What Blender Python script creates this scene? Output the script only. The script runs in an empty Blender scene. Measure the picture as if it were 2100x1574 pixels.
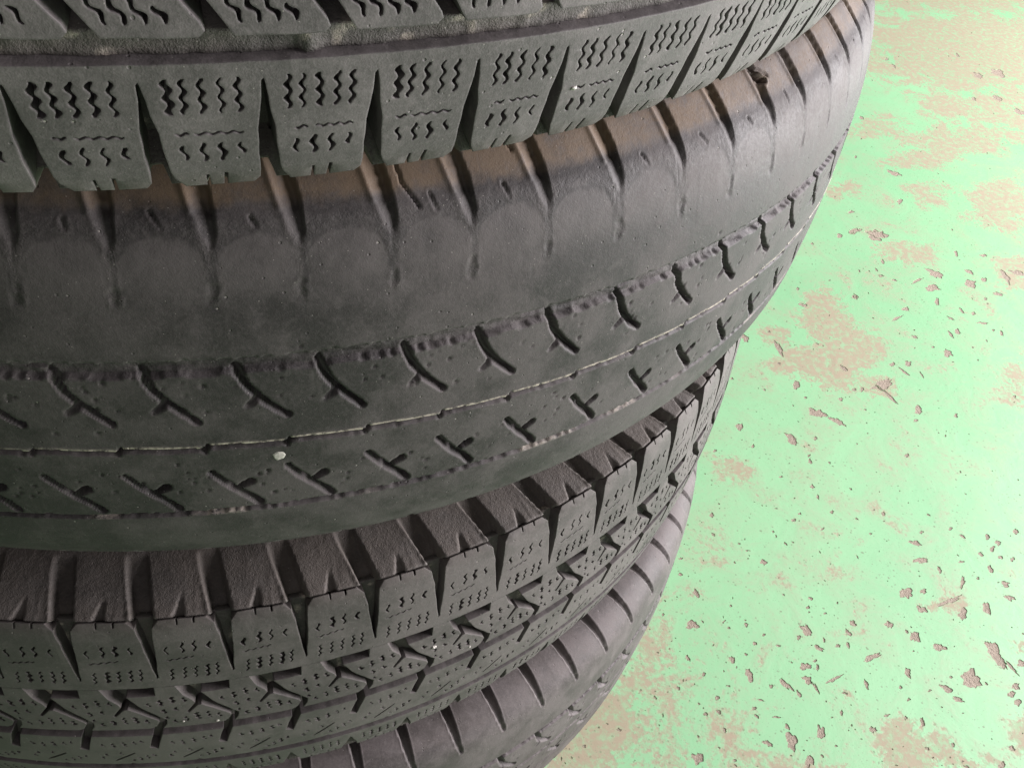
import bpy, math, random
import numpy as np
from mathutils import Matrix, Vector
from mathutils.geometry import delaunay_2d_cdt

scene = bpy.context.scene
col = scene.collection
rnd = random.Random(7)
rng = np.random.default_rng(11)
FZ = 0.4300                      # height of the second tyre's mid plane above the floor

# ------------------------------------------------------------------ camera
CF, CD, CH, CP, CR, CY = 1799.73, 0.49217, 0.19682, 0.78429, 0.16359, -0.37423
PW, PH = 2100, 1574
def camera_axes():
    rt = np.array([1, 0, 0.]); fw = np.array([0, math.cos(CP), -math.sin(CP)]); up = np.array([0, math.sin(CP), math.cos(CP)])
    c, s = math.cos(CR), math.sin(CR)
    r2, u2 = c*rt + s*up, -s*rt + c*up
    cy, sy = math.cos(CY), math.sin(CY)
    M = np.array([[cy, -sy, 0], [sy, cy, 0], [0, 0, 1]])
    return M @ r2, M @ u2, M @ fw
AX = camera_axes()
CAMPOS = np.array([0, -CD, CH + FZ])
cd = bpy.data.cameras.new('camera'); cam = bpy.data.objects.new('camera', cd); col.objects.link(cam)
cd.sensor_fit = 'HORIZONTAL'; cd.sensor_width = 36; cd.lens = CF / PW * 36
cd.clip_start = 0.01; cd.clip_end = 60
r2, u2, fw = AX
m = Matrix.Identity(4)
for i in range(3):
    m[i][0] = r2[i]; m[i][1] = u2[i]; m[i][2] = -fw[i]; m[i][3] = CAMPOS[i]
cam.matrix_world = m
scene.camera = cam

# ------------------------------------------------------------------ light: a workshop lit from its open door, ceiling tubes, plus an added front fill
w = bpy.data.worlds.new('World'); scene.world = w; w.use_nodes = True
bg = w.node_tree.nodes['Background']; bg.inputs[0].default_value = (1.0, .935, .955, 1); bg.inputs[1].default_value = 0.112
def area(name, loc, target, sx, sy, power, colour):
    l = bpy.data.lights.new(name, 'AREA'); l.shape = 'RECTANGLE'; l.size = sx; l.size_y = sy; l.energy = power; l.color = colour
    o = bpy.data.objects.new(name, l); col.objects.link(o); o.location = loc
    o.rotation_euler = (Vector(target) - Vector(loc)).to_track_quat('-Z', 'Y').to_euler()
    return o
area('door_daylight', (2.62, -.50, .80), (.2, -.2, .42), 2.4, 1.5, 250, (1, .94, .975))
area('ceiling_tube_light', (1.1, -.5, 2.9), (.9, -.3, 0), 1.3, .3, 9, (1, .96, .94))
area('front_fill', (.2, -3.3, 1.25), (.1, 0, .45), 2.0, 1.3, 10, (1, .94, .975))  # added soft fill from the camera side, not a known window
scene.view_settings.view_transform = 'Standard'; scene.view_settings.look = 'None'
scene.view_settings.exposure = 0.0; scene.view_settings.gamma = 1.0; scene.view_settings.use_curve_mapping = False

# ------------------------------------------------------------------ materials
class NT:
    def __init__(s, name):
        s.m = bpy.data.materials.new(name); s.m.use_nodes = True; s.t = s.m.node_tree; s.n = s.t.nodes; s.l = s.t.links
        s.b = s.n['Principled BSDF']
        s.pos = s.n.new('ShaderNodeNewGeometry').outputs['Position']
    def put(s, node, sock, v):
        if v is None: return
        if hasattr(v, 'is_output'): s.l.new(v, node.inputs[sock])
        else: node.inputs[sock].default_value = v
    def noise(s, scale, detail=4, rough=.55, vec=None, dist=0):
        n = s.n.new('ShaderNodeTexNoise'); s.l.new(vec or s.pos, n.inputs['Vector'])
        n.inputs['Scale'].default_value = scale; n.inputs['Detail'].default_value = detail; n.inputs['Roughness'].default_value = rough
        n.inputs['Distortion'].default_value = dist
        return n.outputs[0]
    def voro(s, scale, vec=None):
        n = s.n.new('ShaderNodeTexVoronoi'); s.l.new(vec or s.pos, n.inputs['Vector']); n.inputs['Scale'].default_value = scale
        sp = s.n.new('ShaderNodeSeparateColor'); s.l.new(n.outputs['Color'], sp.inputs[0]); return n.outputs['Distance'], sp.outputs[0]
    def ramp(s, v, a, b, x=0., y=1.):
        n = s.n.new('ShaderNodeMapRange'); s.put(n, 0, v); n.interpolation_type = 'SMOOTHSTEP'
        for i, q in enumerate((a, b, x, y)): n.inputs[i+1].default_value = q
        return n.outputs[0]
    def math(s, op, a, b=None, c=None):
        n = s.n.new('ShaderNodeMath'); n.operation = op
        for i, q in enumerate((a, b, c)): s.put(n, i, q)
        return n.outputs[0]
    def mix(s, f, a, b):
        n = s.n.new('ShaderNodeMix'); n.data_type = 'RGBA'
        s.put(n, 0, f); s.put(n, 6, a if hasattr(a, 'is_output') else (*a, 1)); s.put(n, 7, b if hasattr(b, 'is_output') else (*b, 1))
        return n.outputs[2]
    def attr(s, name):
        n = s.n.new('ShaderNodeAttribute'); n.attribute_name = name; return n.outputs['Fac']
    def bump(s, h, strength, dist, normal=None):
        n = s.n.new('ShaderNodeBump'); s.put(n, 'Height', h); n.inputs['Strength'].default_value = strength; n.inputs['Distance'].default_value = dist
        if normal is not None: s.l.new(normal, n.inputs['Normal'])
        return n.outputs[0]
    def bevel(s, r, samples=4):
        n = s.n.new('ShaderNodeBevel'); n.samples = samples; n.inputs[0].default_value = r; return n.outputs[0]
    def sep(s):
        n = s.n.new('ShaderNodeSeparateXYZ'); s.l.new(s.pos, n.inputs[0]); return n.outputs

def rubber(name, base, dusty, brown, dust_amt=.5, rough=.6, bevel=0., fine=.24, speck=True, groovy=False):
    t = NT(name)
    big = t.noise(14, 3, .6); mid = t.noise(60, 4, .65); fin = t.noise(850, 3, .65); micro = t.noise(2400, 1, .5)
    d = t.math('MULTIPLY_ADD', mid, .6, t.math('MULTIPLY', big, .55))
    d = t.ramp(d, .46, .68, 0, dust_amt)
    d = t.math('ADD', d, t.math('MULTIPLY', t.ramp(fin, .42, .7), .30))
    d = t.math('ADD', d, t.math('MULTIPLY', t.math('SUBTRACT', micro, .5), .55))
    c = t.mix(d, base, dusty)
    wear = t.attr('wear'); c = t.mix(t.math('MULTIPLY', wear, t.ramp(mid, .25, .7, .3, .65)), c, tuple(x*1.25 for x in dusty))
    dirt = t.attr('dirt')
    stain = t.ramp(t.math('ADD', t.noise(35, 5, .65), t.math('MULTIPLY', fin, .25)), .45, .72, .35, 1.)
    c = t.mix(t.math('MULTIPLY', dirt, stain), c, brown)
    if speck:
        dv, cv = t.voro(420); sp = t.math('MULTIPLY', t.math('LESS_THAN', dv, .10), t.math('GREATER_THAN', cv, .96))
        dv2, cv2 = t.voro(1100); sp2 = t.math('MULTIPLY', t.math('LESS_THAN', dv2, .16), t.math('GREATER_THAN', cv2, .95))
        c = t.mix(t.math('MULTIPLY', t.math('MAXIMUM', sp, t.math('MULTIPLY', sp2, .7)), .55), c, (.45, .42, .38))
    pv_, pc_ = t.voro(420); pit_ = t.math('MULTIPLY', t.ramp(pv_, .08, .2, 1, 0), t.math('GREATER_THAN', pc_, .86))
    scuff = t.ramp(t.noise(110, 4, .72, dist=1.0), .55, .72, 0, .5); c = t.mix(scuff, c, dusty)
    mp = t.n.new('ShaderNodeMapping'); t.l.new(t.pos, mp.inputs[0]); mp.inputs['Scale'].default_value = (150, 150, 16)
    c = t.mix(t.ramp(t.noise(1.0, 4, .65, vec=mp.outputs[0]), .56, .74, 0, .42), c, tuple(x*1.1 for x in dusty))
    chalk = t.attr('chalk')
    c = t.mix(t.math('MINIMUM', t.math('MULTIPLY', chalk, t.ramp(t.noise(600, 4, .65), .3, .62)), .9), c, (.50, .44, .37))
    t.put(t.b, 'Base Color', c)
    t.put(t.b, 'Roughness', t.math('ADD', t.math('MULTIPLY', t.math('ADD', fin, d), .16), rough))
    t.b.inputs['Specular IOR Level'].default_value = .38
    cr = t.attr('crinkle')
    nrm = t.bevel(bevel) if bevel else None
    nrm = t.bump(mid, .16, .0012, nrm); nrm = t.bump(t.math('MULTIPLY', pit_, -1), .6, .0004, nrm)
    nrm = t.bump(t.math('ADD', fin, t.math('MULTIPLY', micro, .6)), fine, .00035, nrm)
    nrm = t.bump(t.math('MULTIPLY', cr, t.noise(900, 3, .6, dist=.6)), .26, .0010, nrm)
    t.put(t.b, 'Normal', nrm)
    return t.m

M_WINTER = rubber('winter_tread_rubber', (.078, .070, .070), (.168, .150, .150), (.085, .064, .048), .6, .50, bevel=.0006)
M_WINTER_OLD = rubber('older_winter_tread_rubber', (.060, .0535, .052), (.138, .122, .119), (.085, .070, .058), .6, .52, bevel=.0006)
M_WINTER_BODY = rubber('winter_carcass_rubber', (.054, .050, .046), (.120, .110, .102), (.112, .097, .084), .6, .58, fine=.8)
M_WORN = rubber('worn_summer_rubber', (.026, .0230, .0226), (.084, .0745, .073), (.125, .086, .055), .75, .54)
M_WORN_PALE = rubber('dusty_summer_rubber', (.058, .051, .050), (.135, .118, .117), (.09, .07, .055), .65, .5)
M_LINER = rubber('inner_liner_rubber', (.02, .02, .02), (.03, .03, .03), (.05, .04, .03), .4, .6, speck=False)

def grit_material():
    t = NT('white_grit'); n = t.noise(1500, 3)
    t.put(t.b, 'Base Color', t.mix(n, (.33, .31, .28), (.50, .48, .44))); t.b.inputs['Roughness'].default_value = .6
    return t.m
M_GRIT = grit_material()

def concrete():
    t = NT('bare_concrete')
    a = t.noise(40, 6, .6); b = t.noise(420, 4, .65); c = t.mix(a, (.35, .29, .225), (.46, .39, .31))
    c = t.mix(t.ramp(b, .35, .75, 0, .45), c, (.20, .17, .13))
    t.put(t.b, 'Base Color', c); t.b.inputs['Roughness'].default_value = .85
    t.put(t.b, 'Normal', t.bump(t.math('ADD', b, t.math('MULTIPLY', t.noise(1300, 3), .6)), .8, .0012))
    return t.m
def floor_paint():
    t = NT('green_floor_paint')
    big = t.noise(3.2, 5, .6); mid = t.noise(21, 7, .68, dist=.5); fin = t.noise(210, 5, .65); vf = t.noise(800, 3, .6)
    g = t.mix(t.ramp(big, .35, .65), (.28, .59, .315), (.32, .63, .345))
    g = t.mix(t.ramp(t.math('ADD', mid, t.math('MULTIPLY', fin, .35)), .55, .9, 0, .75), g, (.38, .50, .31))   # grimy film
    # stretched rub marks
    mp = t.n.new('ShaderNodeMapping'); t.l.new(t.pos, mp.inputs[0]); mp.inputs['Rotation'].default_value = (0, 0, .5); mp.inputs['Scale'].default_value = (16, 90, 16)
    st = t.noise(1.0, 5, .65, vec=mp.outputs[0])
    g = t.mix(t.ramp(st, .58, .78, 0, .45), g, (.40, .47, .31))
    worn = t.attr('worn')
    edge = t.math('ADD', worn, t.math('MULTIPLY', t.math('SUBTRACT', t.math('ADD', t.math('MULTIPLY', mid, .75), t.math('MULTIPLY', fin, .42)), .585), 3.4))
    k = t.ramp(edge, .38, .76)
    tan = t.mix(t.noise(120, 5, .65), (.375, .30, .21), (.45, .365, .265))
    g = t.mix(t.math('MULTIPLY', k, t.ramp(t.noise(120, 6, .72), .36, .56, .25, .9)), g, tan)
    # pin-head chips and dirt specks
    for sc, lim, keep, f in ((230, .22, .72, .55), (520, .24, .66, .4), (105, .12, .80, .7)):
        mv = t.n.new('ShaderNodeVectorMath'); mv.operation = 'ADD'; t.l.new(t.pos, mv.inputs[0])
        nn = t.n.new('ShaderNodeTexNoise'); t.l.new(t.pos, nn.inputs['Vector']); nn.inputs['Scale'].default_value = sc*1.3
        sv = t.n.new('ShaderNodeVectorMath'); sv.operation = 'SCALE'; t.l.new(nn.outputs['Color'], sv.inputs[0]); sv.inputs['Scale'].default_value = .45/sc
        t.l.new(sv.outputs[0], mv.inputs[1])
        dv, cv = t.voro(sc, mv.outputs[0])
        sp = t.math('MULTIPLY', t.ramp(dv, lim*.75, lim, 1, 0), t.math('GREATER_THAN', cv, keep))
        g = t.mix(t.math('MULTIPLY', sp, f), g, (.20, .25, .15))
    t.put(t.b, 'Base Color', g)
    t.put(t.b, 'Roughness', t.math('ADD', t.math('MULTIPLY', k, .25), t.math('MULTIPLY_ADD', fin, .25, .38)))
    h = t.math('SUBTRACT', t.math('MULTIPLY', vf, .25), k)
    t.put(t.b, 'Normal', t.bump(h, .18, .0004, t.bump(mid, .2, .002)))
    return t.m
M_CONC = concrete(); M_PAINT = floor_paint()

# ------------------------------------------------------------------ mesh helpers
def mesh_obj(name, V, F, mat, parent=None, smooth=True, attrs=None, sharp_from=None):
    me = bpy.data.meshes.new(name)
    V = np.asarray(V, np.float32)
    if isinstance(F, np.ndarray):
        n, k = F.shape
        me.vertices.add(len(V)); me.vertices.foreach_set('co', V.ravel())
        me.loops.add(n*k); me.loops.foreach_set('vertex_index', F.ravel().astype(np.int32))
        me.polygons.add(n); me.polygons.foreach_set('loop_start', np.arange(0, n*k, k, dtype=np.int32))
        me.update(calc_edges=True)
    else:
        me.from_pydata([tuple(map(float, v)) for v in V], [], F)
    sm = np.ones(len(me.polygons), bool) if smooth else np.zeros(len(me.polygons), bool)
    if sharp_from is not None: sm[sharp_from:] = False
    me.polygons.foreach_set('use_smooth', sm)
    for k_, a in (attrs or {}).items():
        at = me.attributes.new(k_, 'FLOAT', 'POINT'); at.data.foreach_set('value', np.asarray(a, np.float32).ravel())
    me.materials.append(mat); me.update()
    o = bpy.data.objects.new(name, me); col.objects.link(o)
    if parent: o.parent = parent
    return o
def empty(name, loc, label, cat, group=None, rz=0):
    o = bpy.data.objects.new(name, None); col.objects.link(o); o.location = loc; o.rotation_euler.z = rz; o.empty_display_size = .05
    o['label'] = label; o['category'] = cat
    if group: o['group'] = group
    return o

class Profile:
    """outer section of a tyre: points (z, R) in mm from upper bead to lower bead; v = signed arc length, 0 at z = 0, + upwards"""
    def __init__(s, pts):
        P = np.array(pts, float); Q = []
        P2 = np.vstack([2*P[0]-P[1], P, 2*P[-1]-P[-2]])
        for i in range(len(P)-1):
            p0, p1, p2, p3 = P2[i:i+4]
            for t in np.linspace(0, 1, 24, endpoint=False):
                d1 = np.linalg.norm(p1-p0)**.5; d2 = np.linalg.norm(p2-p1)**.5; d3 = np.linalg.norm(p3-p2)**.5
                m1 = (p1-p0)/d1 - (p2-p0)/(d1+d2) + (p2-p1)/d2; m2 = (p2-p1)/d2 - (p3-p1)/(d2+d3) + (p3-p2)/d3
                m1 *= d2; m2 *= d2
                Q.append((2*t**3-3*t**2+1)*p1 + (t**3-2*t**2+t)*m1 + (-2*t**3+3*t**2)*p2 + (t**3-t**2)*m2)
        Q.append(P[-1]); Q = np.array(Q)[::-1]                      # from lower bead to upper bead
        a = np.concatenate([[0], np.cumsum(np.linalg.norm(np.diff(Q, axis=0), axis=1))])
        i0 = np.argmin(np.abs(Q[:, 0]) + (Q[:, 1] < 300)*1e3)
        a0 = a[i0] - Q[i0, 0]
        s.v = a - a0; s.Q = Q
        T = np.gradient(Q, s.v, axis=0); T /= np.linalg.norm(T, axis=1)[:, None]
        s.N = np.stack([-T[:, 1], T[:, 0]], 1)                     # (nz, nR): outward
        s.vmin, s.vmax = s.v[0], s.v[-1]
    def at(s, v):
        z = np.interp(v, s.v, s.Q[:, 0]); R = np.interp(v, s.v, s.Q[:, 1]); nz = np.interp(v, s.v, s.N[:, 0]); nr = np.interp(v, s.v, s.N[:, 1])
        return z, R, nz, nr
    def pos(s, phi, v, h):
        """phi rad, v mm, h mm -> metres, tyre-local"""
        z, R, nz, nr = s.at(v)
        r = (R + h*nr)*.001; zz = (z + h*nz)*.001
        return np.stack([r*np.sin(phi), -r*np.cos(phi), zz + 0*phi], -1)
    def v_of_z(s, z):
        k = (s.Q[:, 1] > 299); return np.interp(z, s.Q[k, 0], s.v[k])

def phi_grid(lo, hi, step, coarse):
    a = np.arange(lo, hi, step); b = np.arange(hi, lo+360, coarse)
    return np.radians(np.concatenate([a, b[:-1] if lo+360-b[-1] < coarse*.4 else b]))
def v_grid(prof, zones, coarse=4.):
    """zones: list of (lo, hi, step); outside them coarse"""
    vs = [prof.vmin]; zones = sorted(zones)
    for lo, hi, st in zones:
        if lo > vs[-1]:
            n = max(1, int((lo-vs[-1])/coarse)); vs += list(np.linspace(vs[-1], lo, n+1)[1:])
        n = max(1, int(round((hi-vs[-1])/st))); vs += list(np.linspace(vs[-1], hi, n+1)[1:])
    n = max(1, int((prof.vmax-vs[-1])/coarse)); vs += list(np.linspace(vs[-1], prof.vmax, n+1)[1:])
    return np.array(vs)
def band(name, prof, phi, v, H, A, lo, hi, mat, parent):
    """the rows of a height field between v=lo and v=hi as one closed ring mesh"""
    i0 = np.argmin(np.abs(v-lo)); i1 = np.argmin(np.abs(v-hi)); n, k = len(phi), i1-i0+1
    P = prof.pos(phi[:, None], v[None, i0:i1+1], H[:, i0:i1+1])
    I = (np.arange(n)[:, None]*k + np.arange(k)[None, :])
    J = np.roll(I, -1, 0)
    F = np.stack([I[:, :-1], J[:, :-1], J[:, 1:], I[:, 1:]], -1).reshape(-1, 4)
    return mesh_obj(name, P.reshape(-1, 3), F, mat, parent, attrs={q: a[:, i0:i1+1] for q, a in A.items()})
def liner(prof, parent, thick=9.):
    v = np.linspace(prof.vmin, prof.vmax, 60); phi = np.radians(np.arange(0, 360, 3.))
    z, R, nz, nr = prof.at(v); H = np.full((len(phi), len(v)), -thick) * np.clip(np.minimum(v-prof.vmin, prof.vmax-v)/12, 0.0, 1)[None, :]
    return band('inner_liner', prof, phi, v[::-1], H[:, ::-1], {}, prof.vmax, prof.vmin, M_LINER, parent)
def lattice_noise(U, V, cell, seed):
    """smooth value noise on mm coordinates"""
    r = np.random.default_rng(seed); T = r.random((64, 64))
    x, y = U/cell, V/cell; xi, yi = np.floor(x).astype(int), np.floor(y).astype(int); fx, fy = x-xi, y-yi
    fx = fx*fx*(3-2*fx); fy = fy*fy*(3-2*fy)
    g = lambda i, j: T[i % 64, j % 64]
    return (g(xi, yi)*(1-fx)+g(xi+1, yi)*fx)*(1-fy) + (g(xi, yi+1)*(1-fx)+g(xi+1, yi+1)*fx)*fy - .5
def seg_dist(U, V, pts):
    """distance to a polyline and the 0..1 position along it"""
    best = np.full(np.broadcast(U, V).shape, 1e9); par = np.zeros_like(best)
    L = [math.dist(pts[i], pts[i+1]) for i in range(len(pts)-1)]; tot = sum(L); acc = 0
    for i in range(len(pts)-1):
        ax, ay = pts[i]; bx, by = pts[i+1]; dx, dy = bx-ax, by-ay; q = dx*dx+dy*dy
        t = np.clip(((U-ax)*dx+(V-ay)*dy)/q, 0, 1); d = np.hypot(U-ax-t*dx, V-ay-t*dy)
        k = d < best; best = np.where(k, d, best); par = np.where(k, (acc+t*L[i])/tot, par); acc += L[i]
    return best, par
sst = lambda x: np.clip(x, 0, 1)**2*(3-2*np.clip(x, 0, 1))

# ------------------------------------------------------------------ sipe and block helpers (mm coordinates u along the tread, v across)
def zig(p0, p1, waves, amp, width, n=None, taper=.55, var=.0, r=rnd):
    p0, p1 = np.array(p0, float), np.array(p1, float); d = p1-p0; L = np.hypot(*d); d /= L; nn = np.array([-d[1], d[0]])
    n = n or int(waves*6)+1; t = np.linspace(0, 1, n); ph = r.random()*.5
    off = amp*np.sin(2*np.pi*(waves*t+ph)); wd = width*(1+var*np.sin(2*np.pi*(waves*t*1.0)+r.random()*6))*np.clip(np.minimum(t, 1-t)*6+taper, 0, 1)*.5
    c = p0 + np.outer(t*L, d)
    a = c + np.outer(off+wd, nn); b = c + np.outer(off-wd, nn)
    P = np.vstack([b, a[::-1]])
    return [tuple(x) for x in P]
def slit(p0, p1, width): 
    return zig(p0, p1, 1, .05, width, n=5, taper=.6)
def area2(P): return sum(P[i][0]*P[(i+1) % len(P)][1]-P[(i+1) % len(P)][0]*P[i][1] for i in range(len(P)))
def inside(P, X, Y):
    P = np.array(P); r = np.zeros(X.shape, bool); x0, y0 = P.min(0); x1, y1 = P.max(0)
    k = (X >= x0) & (X <= x1) & (Y >= y0) & (Y <= y1)
    if not k.any(): return r
    x, y = X[k], Y[k]; q = np.zeros(x.shape, bool)
    for (ax, ay), (bx, by) in zip(P, np.roll(P, -1, 0)):
        c = (ay > y) != (by > y)
        with np.errstate(divide='ignore', invalid='ignore'): q ^= c & (x < (bx-ax)*(y-ay)/(by-ay)+ax)
    r[k] = q; return r
def densify(P, st):
    out = []
    for i in range(len(P)):
        a, b = np.array(P[i]), np.array(P[(i+1) % len(P)]); n = max(1, int(math.dist(a, b)/st))
        out += [tuple(a+(b-a)*k/n) for k in range(n)]
    return out
def jitter_poly(P, amt, r): return [(x+r.uniform(-amt, amt), y+r.uniform(-amt, amt)) for x, y in P]
def cdt_sheet(outline, holes, grid):
    """triangulate outline minus holes; returns points, triangles (ccw)"""
    pts = []; edges = []
    for P in [outline]+holes:
        b = len(pts); pts += [Vector((float(x), float(y))) for x, y in P]; edges += [(b+i, b+(i+1) % len(P)) for i in range(len(P))]
    if len(grid):
        X, Y = grid[:, 0], grid[:, 1]; k = inside(outline, X, Y)
        for h in holes: k &= ~inside(h, X, Y)
        pts += [Vector((float(x), float(y))) for x, y in grid[k]]
    v, e, f, *_ = delaunay_2d_cdt(pts, edges, [], 0, 1e-5)
    v = np.array([tuple(q) for q in v]); f = np.array([q for q in f if len(q) == 3])
    C = v[f].mean(1); k = inside(outline, C[:, 0], C[:, 1])
    for h in holes: k &= ~inside(h, C[:, 0], C[:, 1])
    f = f[k]; a = v[f]; s = (a[:, 1, 0]-a[:, 0, 0])*(a[:, 2, 1]-a[:, 0, 1])-(a[:, 2, 0]-a[:, 0, 0])*(a[:, 1, 1]-a[:, 0, 1])
    f[s < 0] = f[s < 0][:, ::-1]
    return v, f
def block_mesh(name, prof, rref, outline, holes, depth, hdepth, mat, open_sides=(), step=2.6, hfun=None, dirt=None):
    if area2(outline) < 0: outline = outline[::-1]
    outline = densify(outline, step); holes = [h if area2(h) > 0 else h[::-1] for h in holes]
    O = np.array(outline); gx, gy = np.meshgrid(np.arange(O[:, 0].min()+step/2, O[:, 0].max(), step), np.arange(O[:, 1].min()+step/2, O[:, 1].max(), step))
    rj = random.Random(len(holes)*97+int(abs(O[0, 1])*10)); xm, ym = O.min(0); xM, yM = O.max(0); kf = [any(abs(p[0]-q) < 1e-6 for q in open_sides) for p in outline]
    outline = [p if kf[i] else (p[0]+rj.uniform(-.13, .13), p[1]+rj.uniform(-.13, .13)) for i, p in enumerate(outline)]
    v, f = cdt_sheet(outline, holes, np.stack([gx.ravel(), gy.ravel()], 1))
    U, Vv = v[:, 0], v[:, 1]; H = np.zeros(len(v)) if hfun is None else hfun(U, Vv)
    P = [prof.pos(U/rref, Vv, H)]; F = [tuple(map(int, t)) for t in f]; nt = len(F); base = len(v); UV = [v]
    for q, (poly, dp) in enumerate([(outline, depth)]+[(h, hdepth) for h in holes]):
        A = np.array(poly); n = len(A); h0 = np.zeros(n) if hfun is None else hfun(A[:, 0], A[:, 1])
        cen = A.mean(0); B = cen+(A-cen)*(1.02 if q == 0 else .96)
        P += [prof.pos(A[:, 0]/rref, A[:, 1], h0), prof.pos(B[:, 0]/rref, B[:, 1], np.full(n, -dp))]; UV += [A, B]
        for i in range(n):
            j = (i+1) % n; a, b, c, d = base+i, base+j, base+n+j, base+n+i
            if q == 0:
                if any(abs(A[i][0]-s_) < 1e-6 and abs(A[j][0]-s_) < 1e-6 for s_ in open_sides): continue
                F.append((a, d, c, b))
            else: F.append((a, b, c, d))
        if q: F.append(tuple(base+n+i for i in range(n)))
        base += 2*n
    P = np.vstack(P); UV = np.vstack(UV); at = {}
    if dirt is not None: at['dirt'] = dirt(UV[:, 0], UV[:, 1])
    o = mesh_obj(name, P, F, mat, None, True, at, sharp_from=nt)
    me = o.data; bpy.data.objects.remove(o)
    return me
def ring(name, meshes, n, phi0, parent, only=None):
    for k in range(n):
        me = meshes[k % len(meshes)] if len(meshes) < 3 else meshes[rnd.randrange(len(meshes))]
        o = bpy.data.objects.new(name, me); col.objects.link(o); o.parent = parent
        o.rotation_euler.z = math.radians(phi0) + k*2*math.pi/n

# ================================================================== FLOOR
slab = mesh_obj('floor', [(-7, -7, -.00036), (7, -7, -.00036), (7, 7, -.00036), (-7, 7, -.00036)], [(0, 1, 2, 3)], M_CONC, smooth=False)
slab['kind'] = 'structure'
def floor_pt(px, py):
    d = AX[2] + (px-PW/2)/CF*AX[0] - (py-PH/2)/CF*AX[1]
    t = -CAMPOS[2]/d[2]; q = CAMPOS+t*d; return q[0], q[1]
chips = []
def chip(cx, cy, a, b, ang=0., rag=.34, r=rnd):
    n = max(9, min(36, int(10+a*.8))); ca, sa = math.cos(math.radians(ang)), math.sin(math.radians(ang)); P = []
    ph_ = [r.random()*6.3 for _ in range(9)]
    for i in range(n):
        th = 2*math.pi*(i+r.uniform(-.25, .25))/n
        k = 1+rag*sum(math.sin(h_*th+ph_[h_])/h_**.55 for h_ in range(2, 8))*.62+r.uniform(-rag, rag)*.5; k = max(.3, k)
        x, y = a*k*math.cos(th), b*k*math.sin(th)
        P.append(floor_pt(cx+ca*x-sa*y, cy+sa*x+ca*y))
    chips.append(P if area2(P) > 0 else P[::-1])
seen = []
def listed(L, ox, oy, s):
    for c in L:
        cx, cy, a, b = c[:4]; an = c[4] if len(c) > 4 else rnd.uniform(-30, 60)
        chip(ox+cx/s, oy+cy/s, a/s, b/s, an); seen.append((ox+cx/s, oy+cy/s, max(a, b)/s))
listed([(760,725,50,22,50),(713,768,15,15),(838,833,32,15,40),(755,947,34,24,0),(830,952,20,10,85),(410,1000,42,24,65),(635,1058,50,17,45),(768,1030,34,24,30),(820,1078,42,9,60),
        (930,1025,52,11,-28),(715,1115,22,14,60),(1130,1058,28,14,65),(1385,985,34,18,60),(1270,690,26,20,20),(1048,682,20,20),(1020,740,25,14,45),(1430,765,30,34,0),(1380,732,14,10),
        (1580,830,42,22,0),(1165,890,60,18,-30),(1925,870,108,32,52),(2025,955,60,10,45),(1775,1025,66,48,20),(1868,1052,12,8),(1725,625,32,34,0),(1870,590,36,26,60),(2050,1068,26,20),
        (2022,1118,22,22),(2062,1168,24,20),(1625,1085,40,20,30),(1695,1150,42,12,20),(670,1405,55,34,85),(850,1350,45,24,80),(525,1420,34,16,35),(1170,1335,22,20),(1475,1290,26,16,80),
        (978,1232,20,10,80),(95,1510,40,32),(60,690,40,26,-20),(305,905,25,18),(1722,430,38,14,105),(1895,350,24,16,50),(1985,440,28,18,20),(2010,525,36,14,20),(1875,150,18,16),
        (1940,187,18,16),(1905,225,16,18),(2050,118,16,20),(1430,188,42,14,20),(1465,295,45,18,-5),(1375,495,40,34,50),(1480,485,25,14,-20),(1640,545,75,16,-22),(1470,595,35,18),
        (1018,815,24,10,80),(870,785,18,7,80),(1340,1075,12,12),(1390,1150,14,10),(1835,258,18,12,40),(1580,352,24,12,70),(2028,288,14,14),(1648,100,12,10),(1722,148,20,9,30),
        (1470,122,12,9),(2025,1450,18,18),(1965,1555,20,26),(780,1530,24,44,5),(390,690,14,14),(130,995,14,12),(440,1205,10,18,80),(455,1252,18,10),(575,1258,24,7,5),(2085,930,24,26)], 1400, 1050, 3)
listed([(1140,320,90,36,30),(1110,475,85,34,5),(1530,430,58,46,0),(1900,350,85,26,50),(2040,315,90,25,15),(1510,300,45,20,25),(1820,540,50,22,15),(1670,385,30,26),(1165,620,40,24,80),
        (950,395,60,16,-25),(1280,1175,60,32,30),(850,1285,42,26,20),(810,1375,65,14,35),(1310,970,50,16,45),(1385,945,35,25),(925,1000,35,16,10),(730,800,70,14,-30),(820,700,50,20,-10),
        (1000,1410,45,10,60),(1860,965,30,22),(1650,850,60,14,5),(1430,720,40,14,50),(1310,800,45,10,30),(560,345,34,10,8),(705,390,30,12,8),(295,565,34,12,25),(1370,105,34,18,60),(1660,125,40,16,10)], 1700, 500, 5.25)
listed([(1190,940,45,18,60),(950,1425,25,20),(1830,1165,66,28,-25),(1870,1235,75,10,45),(2050,1320,25,25),(1430,1340,60,22,20),(1550,1390,50,16,30),(1270,1500,45,22),(1300,1170,28,20),
        (1650,220,30,16,-15),(1790,250,55,26,20),(985,880,30,18),(1660,625,22,14,60),(1590,1065,24,14),(1820,495,16,8),(1890,1040,18,12),(1340,675,30,10,5)], 1200, 400, 3)
listed([(1935,605,36,12,25),(2075,690,46,13,28),(1815,465,36,14,20),(1940,450,46,20,15),(1100,725,18,9),(1790,608,18,9,20),(1335,1238,22,14),(1060,1420,40,16,-20),(1200,1440,60,24,10),
        (1300,1065,40,14,15),(1035,1304,20,9,-15),(965,1450,20,13),(1255,365,12,9),(1300,408,14,8),(1690,340,18,7,45)], 1400, 0, 3)
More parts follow.
